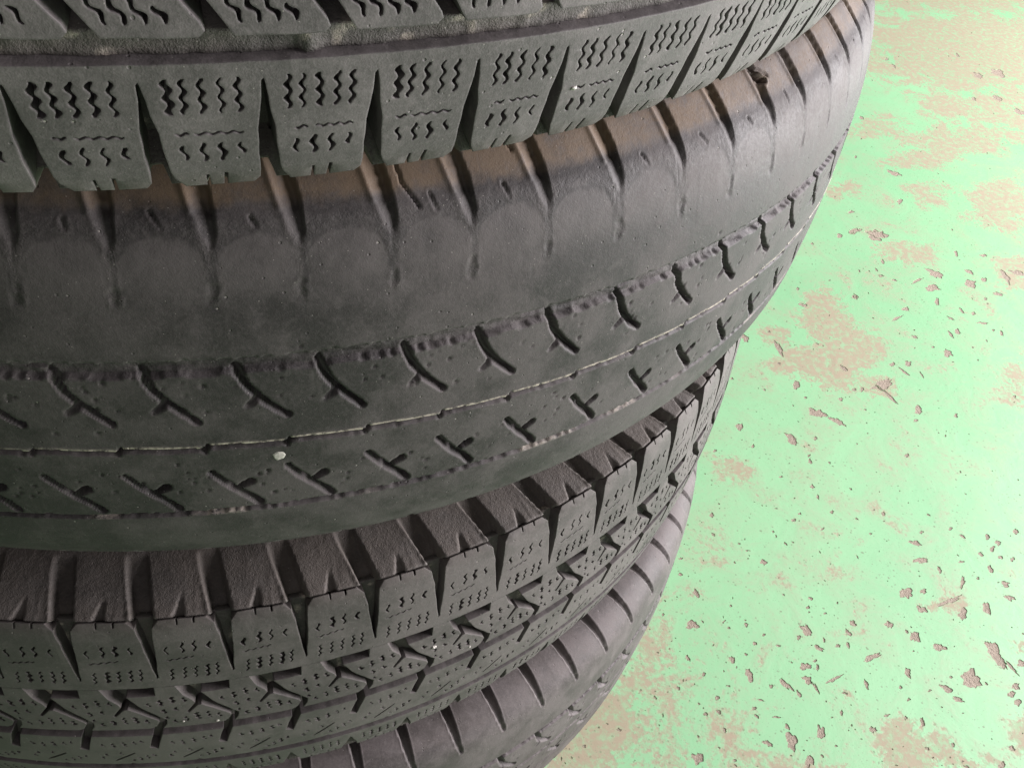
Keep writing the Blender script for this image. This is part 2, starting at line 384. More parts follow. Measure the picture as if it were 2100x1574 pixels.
def rnd_chips(n, lo, hi, xr, yr):
    c = 0
    while c < n:
        x, y = rnd.uniform(*xr), rnd.uniform(*yr); a = lo+(hi-lo)*rnd.random()**3.0; a *= .55+.45*max(0, min(1, y/1100))
        if any(abs(x-p[0]) < p[2]+a+2 and abs(y-p[1]) < p[2]+a+2 for p in seen): continue
        chip(x, y, a, a*rnd.uniform(.35, .9), rnd.gauss(25, 28)); seen.append((x, y, a)); c += 1
rnd_chips(420, 1.5, 6.5, (1150, 2180), (500, 1640))
rnd_chips(90, 1.8, 5, (1600, 2300), (-150, 620))
rnd_chips(100, 2.5, 9, (1000, 1750), (900, 1640))
# the photographed stretch of paint is one sheet with the chips cut out; the rest of the floor carries the same paint
x0, x1, y0, y1 = -.30, 2.0, -.85, 1.75
outline = densify([(x0, y0), (x1, y0), (x1, y1), (x0, y1)], .05)
chips = [c for c in chips if all(x0+.01 < x < x1-.01 and y0+.01 < y < y1-.01 for x, y in c)]
gx, gy = np.meshgrid(np.arange(x0+.006, x1, .0115), np.arange(y0+.006, y1, .0115)); G = np.stack([gx.ravel(), gy.ravel()], 1) + rng.uniform(-.002, .002, (gx.size, 2))
pv, pf = cdt_sheet(outline, chips, G)
blobs = [(1990,100,190,85,1.),(1850,60,110,40,.7),(2060,230,90,70,.8),(1870,330,60,22,.8),(1800,260,70,25,.7),(1960,290,90,40,.9),(2060,420,70,50,.9),(1950,215,70,25,.8),
         (1850,515,62,22,1.),(1905,395,70,30,.6),(1730,390,36,18,.8),(1690,650,50,60,1.),(1745,715,60,40,1.),(1590,690,38,22,1.),(1640,740,55,30,.9),(1690,770,60,28,.9),(1800,790,46,22,.9),
         (1500,960,50,40,.5),(1245,1480,70,60,.95),(1300,1400,34,22,.8),(1200,1540,50,40,.9),(1880,1535,70,45,1.05),(1960,1560,80,18,.9),(1850,1490,36,24,.8),(1770,1420,60,20,.55),(2090,1330,30,30,.7),
         (1600,1330,26,20,.3),(1720,1290,50,24,.35),(1930,1240,50,14,.6),(2080,780,40,60,.6),(2090,560,50,40,.8),(1960,950,40,20,.3),(1830,1080,40,30,.35),(1740,1130,40,50,.4),(2150,1500,80,60,.8),
         (1470,1120,70,50,.3),(2000,640,60,30,.25),(1930,740,60,30,.3),(1990,-30,260,60,.9),(1780,40,60,40,.5)]
worn = np.zeros(len(pv))
for px, py, a, b, s_ in blobs:
    c = np.array(floor_pt(px, py)); ex = np.array(floor_pt(px+a, py))-c; ey = np.array(floor_pt(px, py+b))-c
    q = np.linalg.inv(np.stack([ex, ey], 1)) @ (pv-c).T; r_ = np.hypot(*q); worn = np.maximum(worn, s_*sst(1.35-r_*.75))
worn = np.maximum(worn, .16+.36*sst((.35-pv[:, 0]-.55*pv[:, 1])/.3)*(pv[:, 1] < -.1))  # extra wear on the unseen near floor, added to weaken green bounce light
V = np.column_stack([pv, np.zeros(len(pv))]); F = [tuple(map(int, t)) for t in pf]; nt = len(F); base = len(V); ex = []
for P in chips:                                                    # broken paint edges, 0.6 mm thick
    n = len(P); ex += [(x, y, 0) for x, y in P]+[(x, y, -.00034) for x, y in P]
    F += [(base+i, base+(i+1) % n, base+n+(i+1) % n, base+n+i) for i in range(n)]; base += 2*n
V = np.vstack([V, np.array(ex)]); worn = np.concatenate([worn, np.zeros(len(ex))])
mesh_obj('paint', V, F, M_PAINT, slab, False, {'worn': worn})
mesh_obj('paint', [(-7, -7, 0), (7, -7, 0), (7, y0, 0), (-7, y0, 0), (-7, y1, 0), (7, y1, 0), (7, 7, 0), (-7, 7, 0), (x0, y0, 0), (x0, y1, 0), (x1, y0, 0), (x1, y1, 0)],
         [(0, 1, 2, 3), (4, 5, 6, 7), (3, 8, 9, 4), (10, 2, 5, 11)], M_PAINT, slab, False, {'worn': np.full(12, .45)})  # unseen outer paint: overall wear added to weaken green bounce onto the tyres

# ================================================================== WORN SUMMER TYRES (second from top, and bottom)
SUMMER4 = Profile([(57, 199), (64, 204), (72, 214), (80, 234), (83.4, 255), (84.5, 275), (84.3, 288), (83, 299), (80.5, 306.5), (76, 312.5), (70, 316.3), (60, 318.5), (30, 320.5), (0, 321.5),
                  (-30, 320.5), (-60, 318.5), (-70, 316.3), (-76, 312.5), (-80.5, 306.5), (-83, 299), (-84.3, 288), (-84.5, 275), (-83.4, 255), (-80, 234), (-72, 214), (-64, 204), (-57, 199)])
SUMMER = Profile([(57, 199), (64, 204), (72, 214), (80, 234), (83.4, 252), (84.5, 266), (84.1, 277), (82.6, 288), (79.6, 298), (75, 303.5), (68, 309.6), (60, 313.8), (45, 318.0), (30, 320.0), (0, 321.5),
                  (-30, 321.0), (-42, 320.0), (-54, 316.8), (-63, 311.2), (-70, 304.5), (-76, 296), (-80.5, 286), (-83.8, 275), (-84.5, 265), (-83.4, 252), (-80, 234), (-72, 214), (-64, 204), (-57, 199)])
def zt(z): return float(np.interp(z, [60, 66, 70, 73, 77, 80, 82, 83.6, 90], [58, 63.0, 67.1, 70.5, 75.9, 80.5, 84, 87.5, 97]))
MM = 5.6                                                            # mm of tread per degree
def worn_tyre(root, prof, phi, v, pitches, seed, fingers, shoulder_wear):
    """height field (mm) and surface attributes of a worn rib tyre"""
    n, k = len(phi), len(v); deg = np.degrees(phi)
    U = (deg*MM)[:, None]+0*v[None, :]; V = v[None, :]+0*deg[:, None]
    H = .16*lattice_noise(U, V, 23, seed)+.07*lattice_noise(U, V, 5, seed+1)+.03*lattice_noise(U, V, 1.9, seed+2)
    A = {q: np.zeros((n, k)) for q in ('dirt', 'wear', 'chalk', 'crinkle')}
    r = random.Random(seed)
    rag = lattice_noise(U, V, 1.6, seed+3); rag2 = lattice_noise(U*.12, V, 1.0, seed+4); lng = lattice_noise(U, V, 70, seed+5)
    # circumferential grooves
    def groove(c, hw, dp, soft, ragged):
        d = np.abs(V-c)+ragged*rag
        return -dp*sst((hw+soft-d)/soft)
    g1 = groove(30.1+(3.6 if fingers else 0)+.3*lng, *((2.3, 6.0, .35, .5) if fingers else (2.1, 1.9, .5, 1.1))); g1 = np.where(g1 < -.3, g1+1.0*rag2+.35*rag, g1); H = np.minimum(H, H+g1)
    A['crinkle'] = np.maximum(A['crinkle'], (np.abs(V-30.1) < 2.6)*1.0)
    # second groove steps sideways once per pitch
    ph = np.array([p for p in pitches]); idx = np.searchsorted(ph, deg, side='right')-1; idx = np.clip(idx, 0, len(ph)-2)
    fr = ((deg-ph[idx])/(ph[idx+1]-ph[idx])-.5) % 1.0
    cen = (0.65-1.15*fr)[:, None]+.12*lng; kink = np.minimum(fr, 1-fr)*24
    H = np.minimum(H, H-3.0*sst(((1.3 if fingers else .6)+.55*sst(1-np.abs(kink)/1.6)[:, None]+.35-np.abs(V-cen)-.5*rag)/.6))
    H += .25*sst(1-np.abs(V-cen-1.25)/.5)
    A['chalk'] = np.maximum(A['chalk'], 1.6*sst(1.1-np.abs(V-cen-.95)/.75)*sst((kink-.5)/1.2)[:, None]*np.clip(.9+1.6*lng, .15, 1))
    H = np.minimum(H, H+groove(-30.0+.3*lng, .6, 2.4, .5, .7))
    A['chalk'] = np.maximum(A['chalk'], .75*sst(1-np.abs(V+30.9)/.7)*sst(lattice_noise(U, V, 9, seed+6)*5-.3))
    A['chalk'] = np.maximum(A['chalk'], .6*sst(1-np.abs(V-30.2)/.8)*sst(lattice_noise(U, V, 4, seed+7)*8-3.0))
    zt = prof.v_of_z if fingers else globals()['zt']
    vE = zt(72.5)
    for p in pitches:
        lo, hi = p-7.5, p+7.5
        ci = np.nonzero(((deg-lo) % 360) < 15)[0]
        if not len(ci): continue
        def win(u0, u1, v0, v1):
            du = ((deg-p+180) % 360-180)*MM
            cs = np.nonzero((du >= u0) & (du <= u1))[0]; rs = np.nonzero((v >= v0) & (v <= v1))[0]
            return np.ix_(cs, rs), du[cs][:, None], v[rs][None, :]
        def cut(pts, hw, dp, soft, u0, u1, v0, v1, fade=None, rg=.35, rise=0.):
            w_, u, vv = win(u0, u1, v0, v1)
            if u.size == 0 or vv.size == 0: return
            d, t = seg_dist(u+0*vv, vv+0*u, pts); d = d+rg*rag[w_]
            wv = hw(t) if callable(hw) else hw
            q = dp*(fade(t) if fade else 1)*sst((wv+soft-d)/soft)
            e = rise*np.exp(-((d-wv-soft)/.5)**2)
            H[w_] = np.minimum(H[w_], H[w_]*.3-q)+e
        j = lambda a=.25: r.uniform(-a, a)
        # rib sipes with a barb, upper middle rib
        cut([(-.8, 29.2+(3 if fingers else 0)), (1.5+j(), 22.7), (4.1, 18.8), (7.6+j(), 14.5), (11.3+j(.5), 11+j(.5))], (lambda t: 1.15-.2*t) if fingers else (lambda t: .80-.2*t), 3.6, .5, -6, 20, 2, 36, rise=.12)
        cut([(4.1, 18.6), (2.7, 17.2), (.7+j(), 15.6)], lambda t: .9-.5*t, 2.4, .5, -5, 9, 10, 24, fade=lambda t: 1-.65*t)
        # lower middle rib
        cut([(-11.5+j(), -10.6), (-8.8, -14.8), (-5.5, -19.2), (-1.6, -23.6), (.6+j(), -27+j())], lambda t: .6+.3*t, 3.4, .5, -18, 8, -34, -4, rise=.12)
        cut([(-5.2, -18.9), (-1.2+j(), -16.3)], lambda t: .5+.55*t, 3.4, .45, -10, 5, -26, -10)
        if fingers:
            cut([(-3.5, zt(83.6)+6), (-3.0, zt(80)), (-2.2, zt(73)), (-1.2, zt(68)), (-.8, zt(65.5))], lambda t: 2.3-1.9*t, 3.4, .9, -14, 10, 55, 112, fade=lambda t: 1-.6*t, rise=.25)
        else:
            # shoulder slot that tapers out over the worn shoulder, then a faint finger and a dimple
            w_, u, vv = win(-16, 10, 60, 120)
            if u.size and vv.size:
                cu = np.interp(vv, [zt(66), zt(69), zt(77), zt(83)+4, zt(83)+16], [-3.0, -3.2, -4.6, -7.6, -10]); hw = np.interp(vv, [zt(66), zt(70), zt(77), zt(83)+8], [.5, 1.9, 2.7, 2.9])
                x = (u-cu)/hw; dp = np.interp(vv, [zt(65), zt(70), zt(75), zt(82), zt(83)+8, zt(83)+22], [0, 1.0, 2.2, 2.0, 1.4, 0])
                tr = np.clip(np.minimum((x+1.0)/1.55, (1.08-x)/.30), 0, 1)     # gentle left flank, steep right flank
                H[w_] -= dp*tr*(1+.35*rag[w_]); H[w_] += .5*np.exp(-((u-cu+hw*1.25)/.7)**2)*np.clip(dp/2.5, 0, 1)
            cut([(-3.4, 68.4), (-2.8, 62.8), (-2.9, 57.8), (-3.9, 49.2)], .4, .10, 1.8, -9, 4, 44, 72, rg=1.6, rise=.0)
            w_, u, vv = win(-9, 3, 44, 72)
            if u.size and vv.size: A['crinkle'][w_] = np.maximum(A['crinkle'][w_], sst(1.5-np.abs(u+3.2)/1.5+rag[w_])*sst((vv-48)/2)*(.5+.5*sst((53.5-vv)/2)))
            cut([(-3.2, 53.8), (-3.8+j(), 50+j(.8))], .4, .32, 1.1, -8, 2, 46, 58, rg=1.4)
            r.random() < .75 and cut([(8.0+j(1.2), zt(74+j(1))), (9.0+j(.8), zt(71))], .12, .8, .6, 3, 14, 62, 84, fade=lambda t: 1-.7*t, rise=.12)
            # polished scallop between the fingers
            w_, u, vv = win(-3, 21, 40, 76)
            if u.size and vv.size:
                x = (u-8.6)/10.4; top = 58.5+8.5*np.sqrt(np.clip(1-x*x, 0, 1))+1.2*rag[w_]
                A['wear'][w_] = np.maximum(A['wear'][w_], sst((top-vv)/.9)*(np.abs(x) < 1)*sst((vv-46)/12))
                H[w_] += .05*np.exp(-((top-vv)/.6)**2)*(np.abs(x) < .98)
                A['crinkle'][w_] = np.maximum(A['crinkle'][w_], .8*sst((vv-top)/2)*sst((vE+2-vv)/3)*(np.abs(x) < 1.1))
        # nicks under the lower shoulder
        cut([(4.5+j(.8), -57-j(1.5)), (6.0, -61), (8.0+j(), -72), (10, -90)], lambda t: .5+1.5*t, 2.4, .9, -2, 16, -96, -52, fade=lambda t: .3+.7*t, rise=.1)
        # small pits pressed into the ribs
        for (c, s_, mu) in ((19, 6.5, 9.0), (-16, 6.5, 6.5)):
            for _ in range(r.randrange(5, 11)):
                pu, pv_ = r.gauss(mu, 5), r.gauss(c, s_)
                if not (abs(pv_) > 3.5 and abs(abs(pv_)-30) > 3): continue
                rad = r.uniform(.25, .55); w_, u, vv = win(pu-2, pu+2, pv_-2, pv_+2)
                if u.size and vv.size: H[w_] -= r.uniform(.35, .8)*sst(1.6-np.hypot(u-pu, vv-pv_)/rad)
    # shoulder: dirt above the worn edge, a small ledge, wear texture
    zone = sst((V-vE-.7*rag*3-2.0)/5)
    A['dirt'] = np.maximum(A['dirt'], zone*(.92 if not fingers else .15)); A['dirt'] = np.maximum(A['dirt'], .55*sst((-V-zt(76))/5))
    H -= shoulder_wear*sst((V-vE)/4)*.5
    H += .10*rag*sst((V-62)/8)*sst((vE+4-V)/4)
    H *= sst((v-prof.vmin)/10)[None, :]*sst((prof.vmax-v)/10)[None, :]
    return H, A

# second tyre
known = [-9.62, -5.78, -1.60, 2.23, 6.50, 10.46, 14.64, 19.18, 23.75, 28.05, 32.40, 36.4]
pit = list(known); stp = 4.19
while pit[-1] < 360-25-stp: pit.append(pit[-1]+stp)
lo = [known[0]-stp*i for i in range(1, 6)]; pit = lo[::-1]+pit
pit = [p for p in pit if p > -31 and p < 329-2]
root2 = empty('worn_summer_tyre', (0, 0, FZ-.0846), 'bald grey rib tyre with brown shoulder, resting on block-tread tyre below the topmost tyre', 'tyre')
phi = phi_grid(-31, 86, .10, 1.5); v = v_grid(SUMMER, [(-84, -62, .9), (-62, 92, .58), (92, 116, 1.2)])
H, A = worn_tyre(root2, SUMMER, phi, v, pit, 5, False, .9)
def cut2(pts, hw, dp, soft, rise=0.):
    u = (np.degrees(phi)*MM)[:, None]; d, t = seg_dist(u+0*v[None, :], v[None, :]+0*u, pts)
    global H; H = np.minimum(H, H-dp*sst((hw+soft-d)/soft))+rise*np.exp(-((d-hw-soft)/.6)**2)
cut2([(31.0*MM, zt(81)+2.5), (31.6*MM, zt(81)-1.0), (32.2*MM, zt(81)-3.5)], .7, 3.2, .35, .5)                 # torn nick in the shoulder
cut2([(31.2*MM+1.6, zt(81)+2.7), (32.4*MM+1.6, zt(81)-2.5)], .25, 1.2, .3)
cut2([(6.5*MM, zt(82)), (6.75*MM, zt(77)), (7.1*MM, zt(74.6)), (7.4*MM, zt(72))], .12, 1.1, .35)               # hairline cracks
cut2([(12.4*MM, zt(83)), (12.7*MM, zt(80))], .1, 1.0, .35)
H2o = lambda Hh: np.stack([Hh], 0)
b2 = [('sidewall', zt(82), SUMMER.vmax), ('shoulder_rib', 30.1, zt(82)), ('tread_rib', 0.0, 30.1), ('tread_rib', -30., 0.), ('shoulder_rib', -zt(82), -30.), ('sidewall', SUMMER.vmin, -zt(82))]
for nm, a, b in b2: band(nm, SUMMER, phi, v, H, A, a, b, M_WORN, root2).location = (0, 0, .0846)
liner(SUMMER, root2).location = (0, 0, .0846)

# bottom tyre
root4 = empty('worn_summer_tyre', (.0044, -.0049, 0), 'lowest tyre of the stack, smooth grey shoulder with finger-shaped slots, standing on green floor', 'tyre')
phi = phi_grid(-14, 88, .13, 1.6); v = v_grid(SUMMER4, [(-40, -8, 1.4), (-8, 27, .8), (27, 40, .38), (40, 112, .75)])
pit4 = [9.8-1.5+4.8*(k-8) for k in range(75)]
pit4 = [p for p in pit4 if -31 < p < 328]
H, A = worn_tyre(root4, SUMMER4, phi, v, pit4, 21, True, .2)
V4 = SUMMER4.v_of_z(82)
for nm, a, b in (('sidewall', V4, SUMMER4.vmax), ('shoulder_rib', 33.7, V4), ('tread_rib', 0., 33.7), ('tread_rib', -30., 0.), ('shoulder_rib', -V4, -30.), ('sidewall', SUMMER4.vmin, -V4)): band(nm, SUMMER4, phi, v, H, A, a, b, M_WORN_PALE, root4).location = (0, 0, .0860)
liner(SUMMER4, root4).location = (0, 0, .0860)

# ================================================================== WINTER TYRES
def carcass(prof, phi, v, depth, edges, n, phi0, seed, channel, smat):
    """groove floor and sidewalls under separate tread blocks; channels run from the gaps over the shoulder"""
    deg = np.degrees(phi); U = (deg*MM)[:, None]+0*v[None, :]; V = v[None, :]+0*U
    lo, hi = edges; rag = lattice_noise(U, V, 2.0, seed); H = .25*lattice_noise(U, V, 9, seed+1)+.12*rag
    tread = sst((V-lo)/1.2+.5)*sst((hi-V)/1.2+.5)
    base = -depth*tread-.55*(1-tread)
    p = 360./n; du = (((deg-phi0)+p/2) % p-p/2)*MM; du = du[:, None]
    for side, e in ((1, hi), (-1, lo)):
        t = np.clip(side*(V-e)/channel[0], 0, 1); c = channel[1]*t; hw = channel[2]+channel[3]*t; x = (du-c)/hw
        tr = np.clip(np.where(x < 0, (x+1.2)/.45, (1.1-x)/.35), 0, 1)
        ch = channel[4]*(1-t)**.8*sst(tr)*(side*(V-e) > -2)
        base -= ch*sst(side*(V-e)/2+1); base += .55*np.exp(-((x+1.3)/.12)**2)*(1-t)*(side*(V-e) > 0)
        # pointed nick and a fine moulding line between the channels
        d2 = ((deg-phi0) % p)*MM; d2 = d2[:, None]; q = np.clip(1-side*(V-e)/10.5, 0, 1)
        base -= 2.6*q*np.clip((1.05*q+.05-np.abs(d2-(12.6-1.1*q))*.5)/.3, 0, 1)*(side*(V-e) > -.5)
        base += .22*np.exp(-((d2-17.2-.5*t)/.35)**2)*(side*(V-e) > .3)*(1-t)
        base -= .12*np.exp(-((d2-20.0)/.3)**2)*(side*(V-e) > .3)
    H = (H+base)*sst((v-prof.vmin)/10)[None, :]*sst((prof.vmax-v)/10)[None, :]
    fl = sst((np.maximum(V-hi, lo-V)+1)/3)
    A = {'dirt': np.clip(.75*fl+.35*tread*sst(lattice_noise(U, V, 16, seed+4)*4), 0, 1), 'crinkle': .5*tread, 'chalk': .55*tread*sst(lattice_noise(U, V, 3.5, seed+8)*9-2.6)}
    return H, A

# ---- third tyre
P3 = Profile([(57, 203), (64, 208), (73, 219), (81, 238), (85, 258), (86, 278), (86, 290), (85.6, 300), (84.6, 308), (82.9, 316.5), (81.6, 320.6), (78, 322.4), (42, 326), (8, 328), (-28, 326.4), (-50, 323),
              (-62, 319), (-72, 313), (-79, 305), (-84, 293), (-86.5, 278), (-85.5, 258), (-81, 238), (-73, 219), (-64, 208), (-57, 203)])
root3 = empty('winter_tyre', (-.0150, .0013, FZ-.172-.0866), 'tyre with small siped blocks in several rows, squeezed between two worn smooth tyres', 'tyre')
N3, PH3 = 76, -2.03; p3 = 360./N3; R3 = 326.0; W3 = math.radians(p3)*R3                   # pitch 27.0 mm
phi = phi_grid(-26, 80, .13, 1.2); v = v_grid(P3, [(-84, -30, 1.6), (-30, 76, 3.0), (76, 108, .7)], 4)
e3 = (-66.0, P3.v_of_z(81.3))
H, A = carcass(P3, phi, v, 5.2, e3, N3, PH3, 31, (26, -5.2, 3.4, .4, 7.5), M_WINTER_BODY)
for nm, a, b in (('sidewall', 70, P3.vmax), ('tread_base', -60, 70), ('sidewall', P3.vmin, -60)): band(nm, P3, phi, v, H, A, a, b, M_WINTER_BODY, root3).location = (0, 0, .0866)
liner(P3, root3, 12).location = (0, 0, .0866)
def shoulder3(seed):
    r = random.Random(seed); S = []
    wj = lambda w_: w_*r.choice((.8, .9, 1, 1, 1.2, 1.5))
    for u, a, b in ((5.6, 54, 46.3), (10.1, 54.4, 46.8), (14.1, 54.6, 46.9), (18.4, 54.9, 46.8), (21.8, 55.2, 46.9)):
        S.append(zig((u+.4+r.uniform(-.2, .2), a), (u-.4, b), 2.6, .42, wj(.95), r=r, var=.25))
    for u, a, b, wv in ((5.5, 68.2, 63.5, 1.0), (11.2, 70.3, 63.8, 1.6), (15.4, 70.5, 64, 1.6), (20.4, 69.2, 64.8, 1.0)):
        S.append(zig((u+.2, a), (u, b), wv, .5, wj(.9), r=r, var=.2))
    S.append(zig((4.6, 59.6), (17+r.uniform(-3, 2), 61.0), 4.0, .3, .6, r=r))
    out = [(0, 42.2), (W3, 42.2), (W3, 49), (W3-1.2, 60), (W3-2.1, 71.5), (W3-3.2, 79.1), (21.1, e3[1]+.1),
           (17.4, e3[1]+.1), (17.3, 79.9), (16.7, 79.9), (16.6, e3[1]+.1), (11.6, e3[1]+.1), (11.5, 79.6), (10.9, 79.6), (10.8, e3[1]+.1), (4.8, e3[1]), (2.7, 78.7), (2.1, 71.4), (1.7, 60.2), (.9, 54.5), (.75, 49), (0, 48.2)]
    return block_mesh('shoulder_block', P3, R3, out, S, 5.6, 2.6, M_WINTER_OLD, open_sides=(0, W3), dirt=lambda u, v_: .35*sst((v_-74)/8))
def centre3(seed):
    r = random.Random(seed); S = []
    for u, vv, L in ((-6, 30, 2.6), (-1.5, 31, 4.2), (3, 32.5, 4.4), (7.2, 32, 3.0), (-1, 24.5, 3), (3.5, 25.6, 2.4), (6.5, 17.5, 3.6), (10.6, 18.8, 5.2), (14.8, 19, 5), (18.6, 17.6, 3.2), (2.0, 16.2, 2.4), (-.5, 19.5, 1.6)):
        S.append(zig((u-.35, vv+L/2), (u+.35, vv-L/2), max(.8, L/2.3), .42, 1.2*r.choice((.8, 1, 1.25)), r=r, var=.3))
    out = [(-13.0, 36.2), (-2.4, 36.4), (-2.2, 42.1), (5.2, 42.1), (6.4, 38.6), (7.4, 35.2), (10.2, 31.4), (11.0, 29.2), (7.2, 22.6), (7.9, 22.0), (11.6, 27.0), (13.0, 27.4), (22.6, 18.0), (23.2, 16.6), (21.6, 13.2), (19.6, 11.4), (-3.2, 11.4), (-1.2, 14.6), (-1.0, 17.6), (-9.6, 29.2), (-11.2, 33)]
    return block_mesh('centre_block', P3, R3, out, S, 5.6, 2.2, M_WINTER_OLD)
def inner3(seed):
    r = random.Random(seed); S = [slit((-.4, -20.9), (8.9, -12.1), 1.0)]
    for u, vv, L in ((-2, -3, 2.6), (2, -3.6, 4.4), (6.4, -2.6, 4.2), (10.4, -1.5, 3), (13.4, -.4, 2), (7, -21, 2), (10, -19.4, 3.6), (13, -17.5, 4), (15.8, -15.6, 2.2), (-4.6, -17, 2.4), (-2.6, -13.6, 2.0), (3.4, -12.4, 2.4)):
        S.append(zig((u-.3, vv+L/2), (u+.3, vv-L/2), max(.8, L/2.2), .42, 1.1*r.choice((.8, 1, 1.2)), r=r, var=.3))
    a = 18.65
    hf = lambda u, v_: -1.1*sst((-(v_+8)-.62*(np.abs(u-5.2)-4))/6)*0-.5*np.exp(-((v_+26.6)/1.2)**2)
    out = [(-4.6, 5.4), (18.9, 5.4), (18.0, 2.4), (15.6, -7.1), (a, -8.6), (a, -27), (7.2, -27), (5.4, -24.6), (4.2, -27), (a-W3, -27), (a-W3, -8.6), (-5.2, 2.8)]
    return block_mesh('inner_block', P3, R3, out, S, 5.6, 2.2, M_WINTER_OLD, open_sides=(a, a-W3), hfun=hf)
def lower3(seed):
    r = random.Random(seed); S = []; b0 = 15.95
    for i, u in enumerate((6.2, 10.0, 13.8, 17.6, 21.2)): S.append(zig((b0+u, -36.5), (b0+u+.4, -45.5), 2.8, .42, .95*r.choice((.85, 1, 1.3)), r=r, var=.3))
    S.append(zig((b0+8, -49.3), (b0+19.5, -49.0), 3.5, .3, .7, r=r))
    for u in (8.6, 12.6, 16.6, 20.): S.append(zig((b0+u, -52), (b0+u+.4, -57.5), 1.5, .42, .9*r.choice((.8, 1, 1.3)), r=r, var=.3))
    out = [(b0, -31.2), (b0+W3, -31.2), (b0+W3, -37), (b0+W3-3.0, -50), (b0+W3-4.4, -62), (b0+W3-6, -65.5), (b0+6.2, -65.5), (b0+4.6, -63), (b0+3.4, -50), (b0+.8, -38), (b0, -37)]
    return block_mesh('lower_shoulder_block', P3, R3, out, S, 5.6, 2.4, M_WINTER_OLD, open_sides=(b0, b0+W3))
z3 = (0, 0, .0866)
for nm, fn in (('shoulder_block', shoulder3), ('centre_block', centre3), ('inner_block', inner3), ('lower_shoulder_block', lower3)):
    ring(nm, [fn(s_) for s_ in range(1, 8)], N3, PH3, root3)
for o in root3.children:
    if 'block' in o.name: o.location = z3

# ---- topmost tyre
P1 = Profile([(58, 205), (64, 209), (73, 220), (81, 240), (85, 260), (86.3, 280), (86.5, 292), (86.4, 300), (85.9, 308), (84.6, 314.2), (82, 316.2), (75, 318.7), (54, 323.2), (28, 325.4), (0, 326),
              (-28, 325.4), (-54, 323.2), (-75, 318.7), (-82, 316.2), (-84.6, 314.2), (-85.9, 308), (-86.4, 300), (-86.5, 292), (-86.3, 280), (-85, 260), (-81, 240), (-73, 220), (-64, 209), (-58, 205)])
z1 = (0, 0, .0866)
root1 = empty('winter_tyre', (-.0270, -.0088, FZ+.1715-.0866), 'topmost tyre with large zigzag-siped shoulder blocks beside one wide groove', 'tyre')
N1, PH1 = 91, 1.51; p1 = 360./N1; R1 = 322.5; W1 = math.radians(p1)*R1                     # pitch 22.3 mm
e1 = P1.v_of_z(84.4)
phi = phi_grid(-30, 70, .22, 1.4); v = v_grid(P1, [(-108, -74, .9), (-74, -40, 1.0), (-40, 74, 4), (74, 108, 3)], 4)
H, A = carcass(P1, phi, v, 11.5, (-e1, e1), N1, PH1, 41, (16, .5, 1.9, .3, 4.6), M_WINTER_BODY)
U = (np.degrees(phi)*MM)[:, None]
wb = np.abs(((np.degrees(phi)-7.1+30) % 60)-30)*MM                                            # wear bars across the wide groove
H = np.where((np.abs(v+50.8) < 3.2)[None, :], H+8.8+1.2*sst((3.8-np.abs(wb+1.9))/.5)[:, None]+.6*lattice_noise(U+0*v[None, :], v[None, :]+0*U, 2.1, 77), H)
for nm, a, b in (('sidewall', 84, P1.vmax), ('tread_base', -86, 84), ('sidewall', P1.vmin, -86)): band(nm, P1, phi, v, H, A, a, b, M_WINTER_BODY, root1).location = z1
liner(P1, root1, 16).location = z1
def shoulder1(seed, sg):
    r = random.Random(seed); S = []
    wj = lambda w_, big=2.0: w_*r.choice((.75, .85, 1, 1, 1.15, big))
    for i, u in enumerate((4.6, 7.4, 10.8, 14.2, 17.4)):
        S.append(zig((u+r.uniform(-.15, .15), -56.5), (u+r.uniform(-.2, .2), -64.6), 2.55, .45, wj(.88, 1.6 if i < 2 else 1.2), r=r, var=.22))
    x0_ = 4.6+r.uniform(0, 1.5); S.append(zig((x0_, -69.6), (x0_+2.6, -69.4), 1.2, .25, .65, r=r)); S.append(zig((x0_+4+r.uniform(-.5, .5), -69.5), (17.8, -69.6), 3.6, .26, .55, r=r))
    for u, a, b, wv in ((6.0, -72.5, -76.5, 1.0), (9.7, -71.9, -77, 1.4), (13.4, -72.1, -77.1, 1.4), (17.2, -72.3, -75.4, .9)):
        S.append(zig((u-.2, a), (u+.15, b), wv, .45, wj(.95, 1.2), r=r, var=.2))
    E_ = -e1-.05
    out = [(0, -53.3), (0, -57), (.35, -57.6), (1.0, -64.7), (1.9, -68.8), (2.1, -73.1), (2.7, -79.8), (3.1, -82), (5.0, E_), (9.4, E_), (9.4, -81.2), (10.2, -81.2), (10.2, E_), (13.1, E_), (13.1, -81.0), (13.9, -81.0), (13.9, E_),
           (19.4, E_), (20.8, -83.4), (20.6, -75.6), (20.6, -69), (21.2, -65), (W1-.35, -57.6), (W1, -57), (W1, -53.3)]
    S = [[(x, y) for x, y in q] for q in S]
    if sg > 0: out = [(W1-x, -y) for x, y in out]; S = [[(W1-x, -y) for x, y in q] for q in S]
    return block_mesh('shoulder_block', P1, R1, out, S, 11.9, 3.6, M_WINTER, open_sides=(0, W1), dirt=lambda u, v_: .30*sst((np.abs(v_)-79)/7))
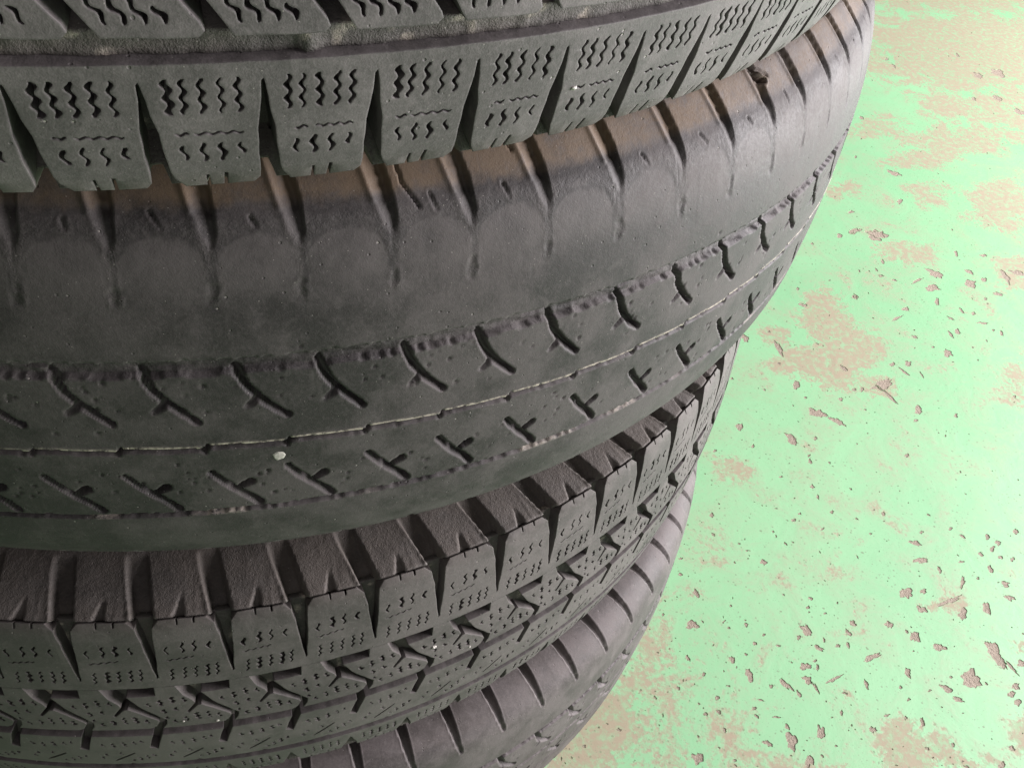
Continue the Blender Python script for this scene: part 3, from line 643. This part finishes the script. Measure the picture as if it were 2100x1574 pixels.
def slant1(seed, sg):
    r = random.Random(seed); S = []
    for u in (-3.0, .2, 3.4, 6.6):
        short = u > 6; y0_ = -45.4; y1_ = -42.2 if short else -37.5
        S.append(zig((u+.3, y0_), (u+.3-.62*(y1_-y0_), y1_), (y1_-y0_)/3.1, .42, 1.0*r.choice((.85, 1, 1.15)), r=r, var=.2))
        S.append(zig((u-.62*10, -34), (u-.62*19, -25), 2.8, .42, 1.0*r.choice((.85, 1, 1.15)), r=r, var=.2))
    out = [(-4.3, -48.2), (11.6, -48.2), (12.9, -47.1), (12.3, -45.7), (-6.0, -17.5), (-22.6, -17.5), (-5.6, -46.2)]
    if sg > 0: out = [(-x, -y) for x, y in out]; S = [[(-x, -y) for x, y in q] for q in S]
    return block_mesh('slanted_block', P1, R1, out, S, 11.9, 3.2, M_WINTER)
for sg in (-1, 1):
    ring('shoulder_block', [shoulder1(s_, sg) for s_ in range(3, 11)], N1, PH1, root1)
    ring('slanted_block', [slant1(s_, sg) for s_ in (2, 4, 6)], N1, PH1, root1)
for o in root1.children:
    if 'block' in o.name: o.location = z1
v = np.linspace(-12.5, 12.5, 14); phi = np.radians(np.arange(0, 360, 1.)); H = np.where(np.abs(v) > 12, -6.4, 0.)[None, :]+0*phi[:, None]
band('centre_rib', P1, phi, v, H, {}, -12.5, 12.5, M_WINTER, root1).location = z1

# ================================================================== GRIT caught in the treads
def grit(prof, centre, deg, vv, h, size, label, group, flat=.7, seed=0):
    r = random.Random(seed); V_, F_ = [], []
    nlat, nlon = 4, 7; V_.append((0, 0, 1))
    for i in range(1, nlat):
        for k in range(nlon):
            th = math.pi*i/nlat; ph_ = 2*math.pi*k/nlon+r.uniform(-.2, .2); q = r.uniform(.75, 1.15)
            V_.append((q*math.sin(th)*math.cos(ph_), q*math.sin(th)*math.sin(ph_), q*math.cos(th)))
    V_.append((0, 0, -1)); L = len(V_)-1
    for k in range(nlon):
        j = (k+1) % nlon; F_.append((0, 1+k, 1+j)); F_.append((L, L-nlon+j, L-nlon+k))
        for i in range(nlat-2): a = 1+i*nlon; F_.append((a+k, a+nlon+k, a+nlon+j, a+j))
    V_ = np.array(V_)*size*np.array([1, r.uniform(.7, 1.2), flat])
    o = mesh_obj('grit', V_, F_, M_GRIT, None, False)
    p = prof.pos(np.radians(deg), vv, h); o.location = tuple(np.array(centre)+p)
    a = math.radians(deg); o.rotation_euler = Vector((math.sin(a), -math.cos(a), 0.02)).to_track_quat('Z', 'Y').to_euler()
    o['label'] = label; o['category'] = 'grit'; o['group'] = group
c1 = (-.0270, -.0088, FZ+.1715); c3 = (-.0150, .0013, FZ-.172); c2 = (0, 0, FZ)
gp = 'white grit caught in the treads'
grit(P1, c1, 18.3, -69.4, .0, .0009, 'white grit speck on a shoulder block of the topmost tyre', gp, seed=1)
grit(P3, c3, 11.9, 27.0, .0, .0012, 'larger white grit speck on a siped centre block of the third tyre', gp, seed=2)
grit(P3, c3, 15.0, 14.4, .0, .0007, 'small white grit speck one block away from the larger speck on the third tyre', gp, seed=3)
grit(P3, c3, -3.7, 12.9, .0, .0007, 'one of two tiny white grit specks close together on the third tyre', gp, seed=4)
grit(P3, c3, -5.9, 15.5, .0, .0006, 'one of two tiny white grit specks close together on the third tyre', gp, seed=5)
grit(SUMMER, c2, -.2, -5.7, .0,   .0019, 'flat white flake stuck to a rib of the bald tyre', gp, flat=.16, seed=6)
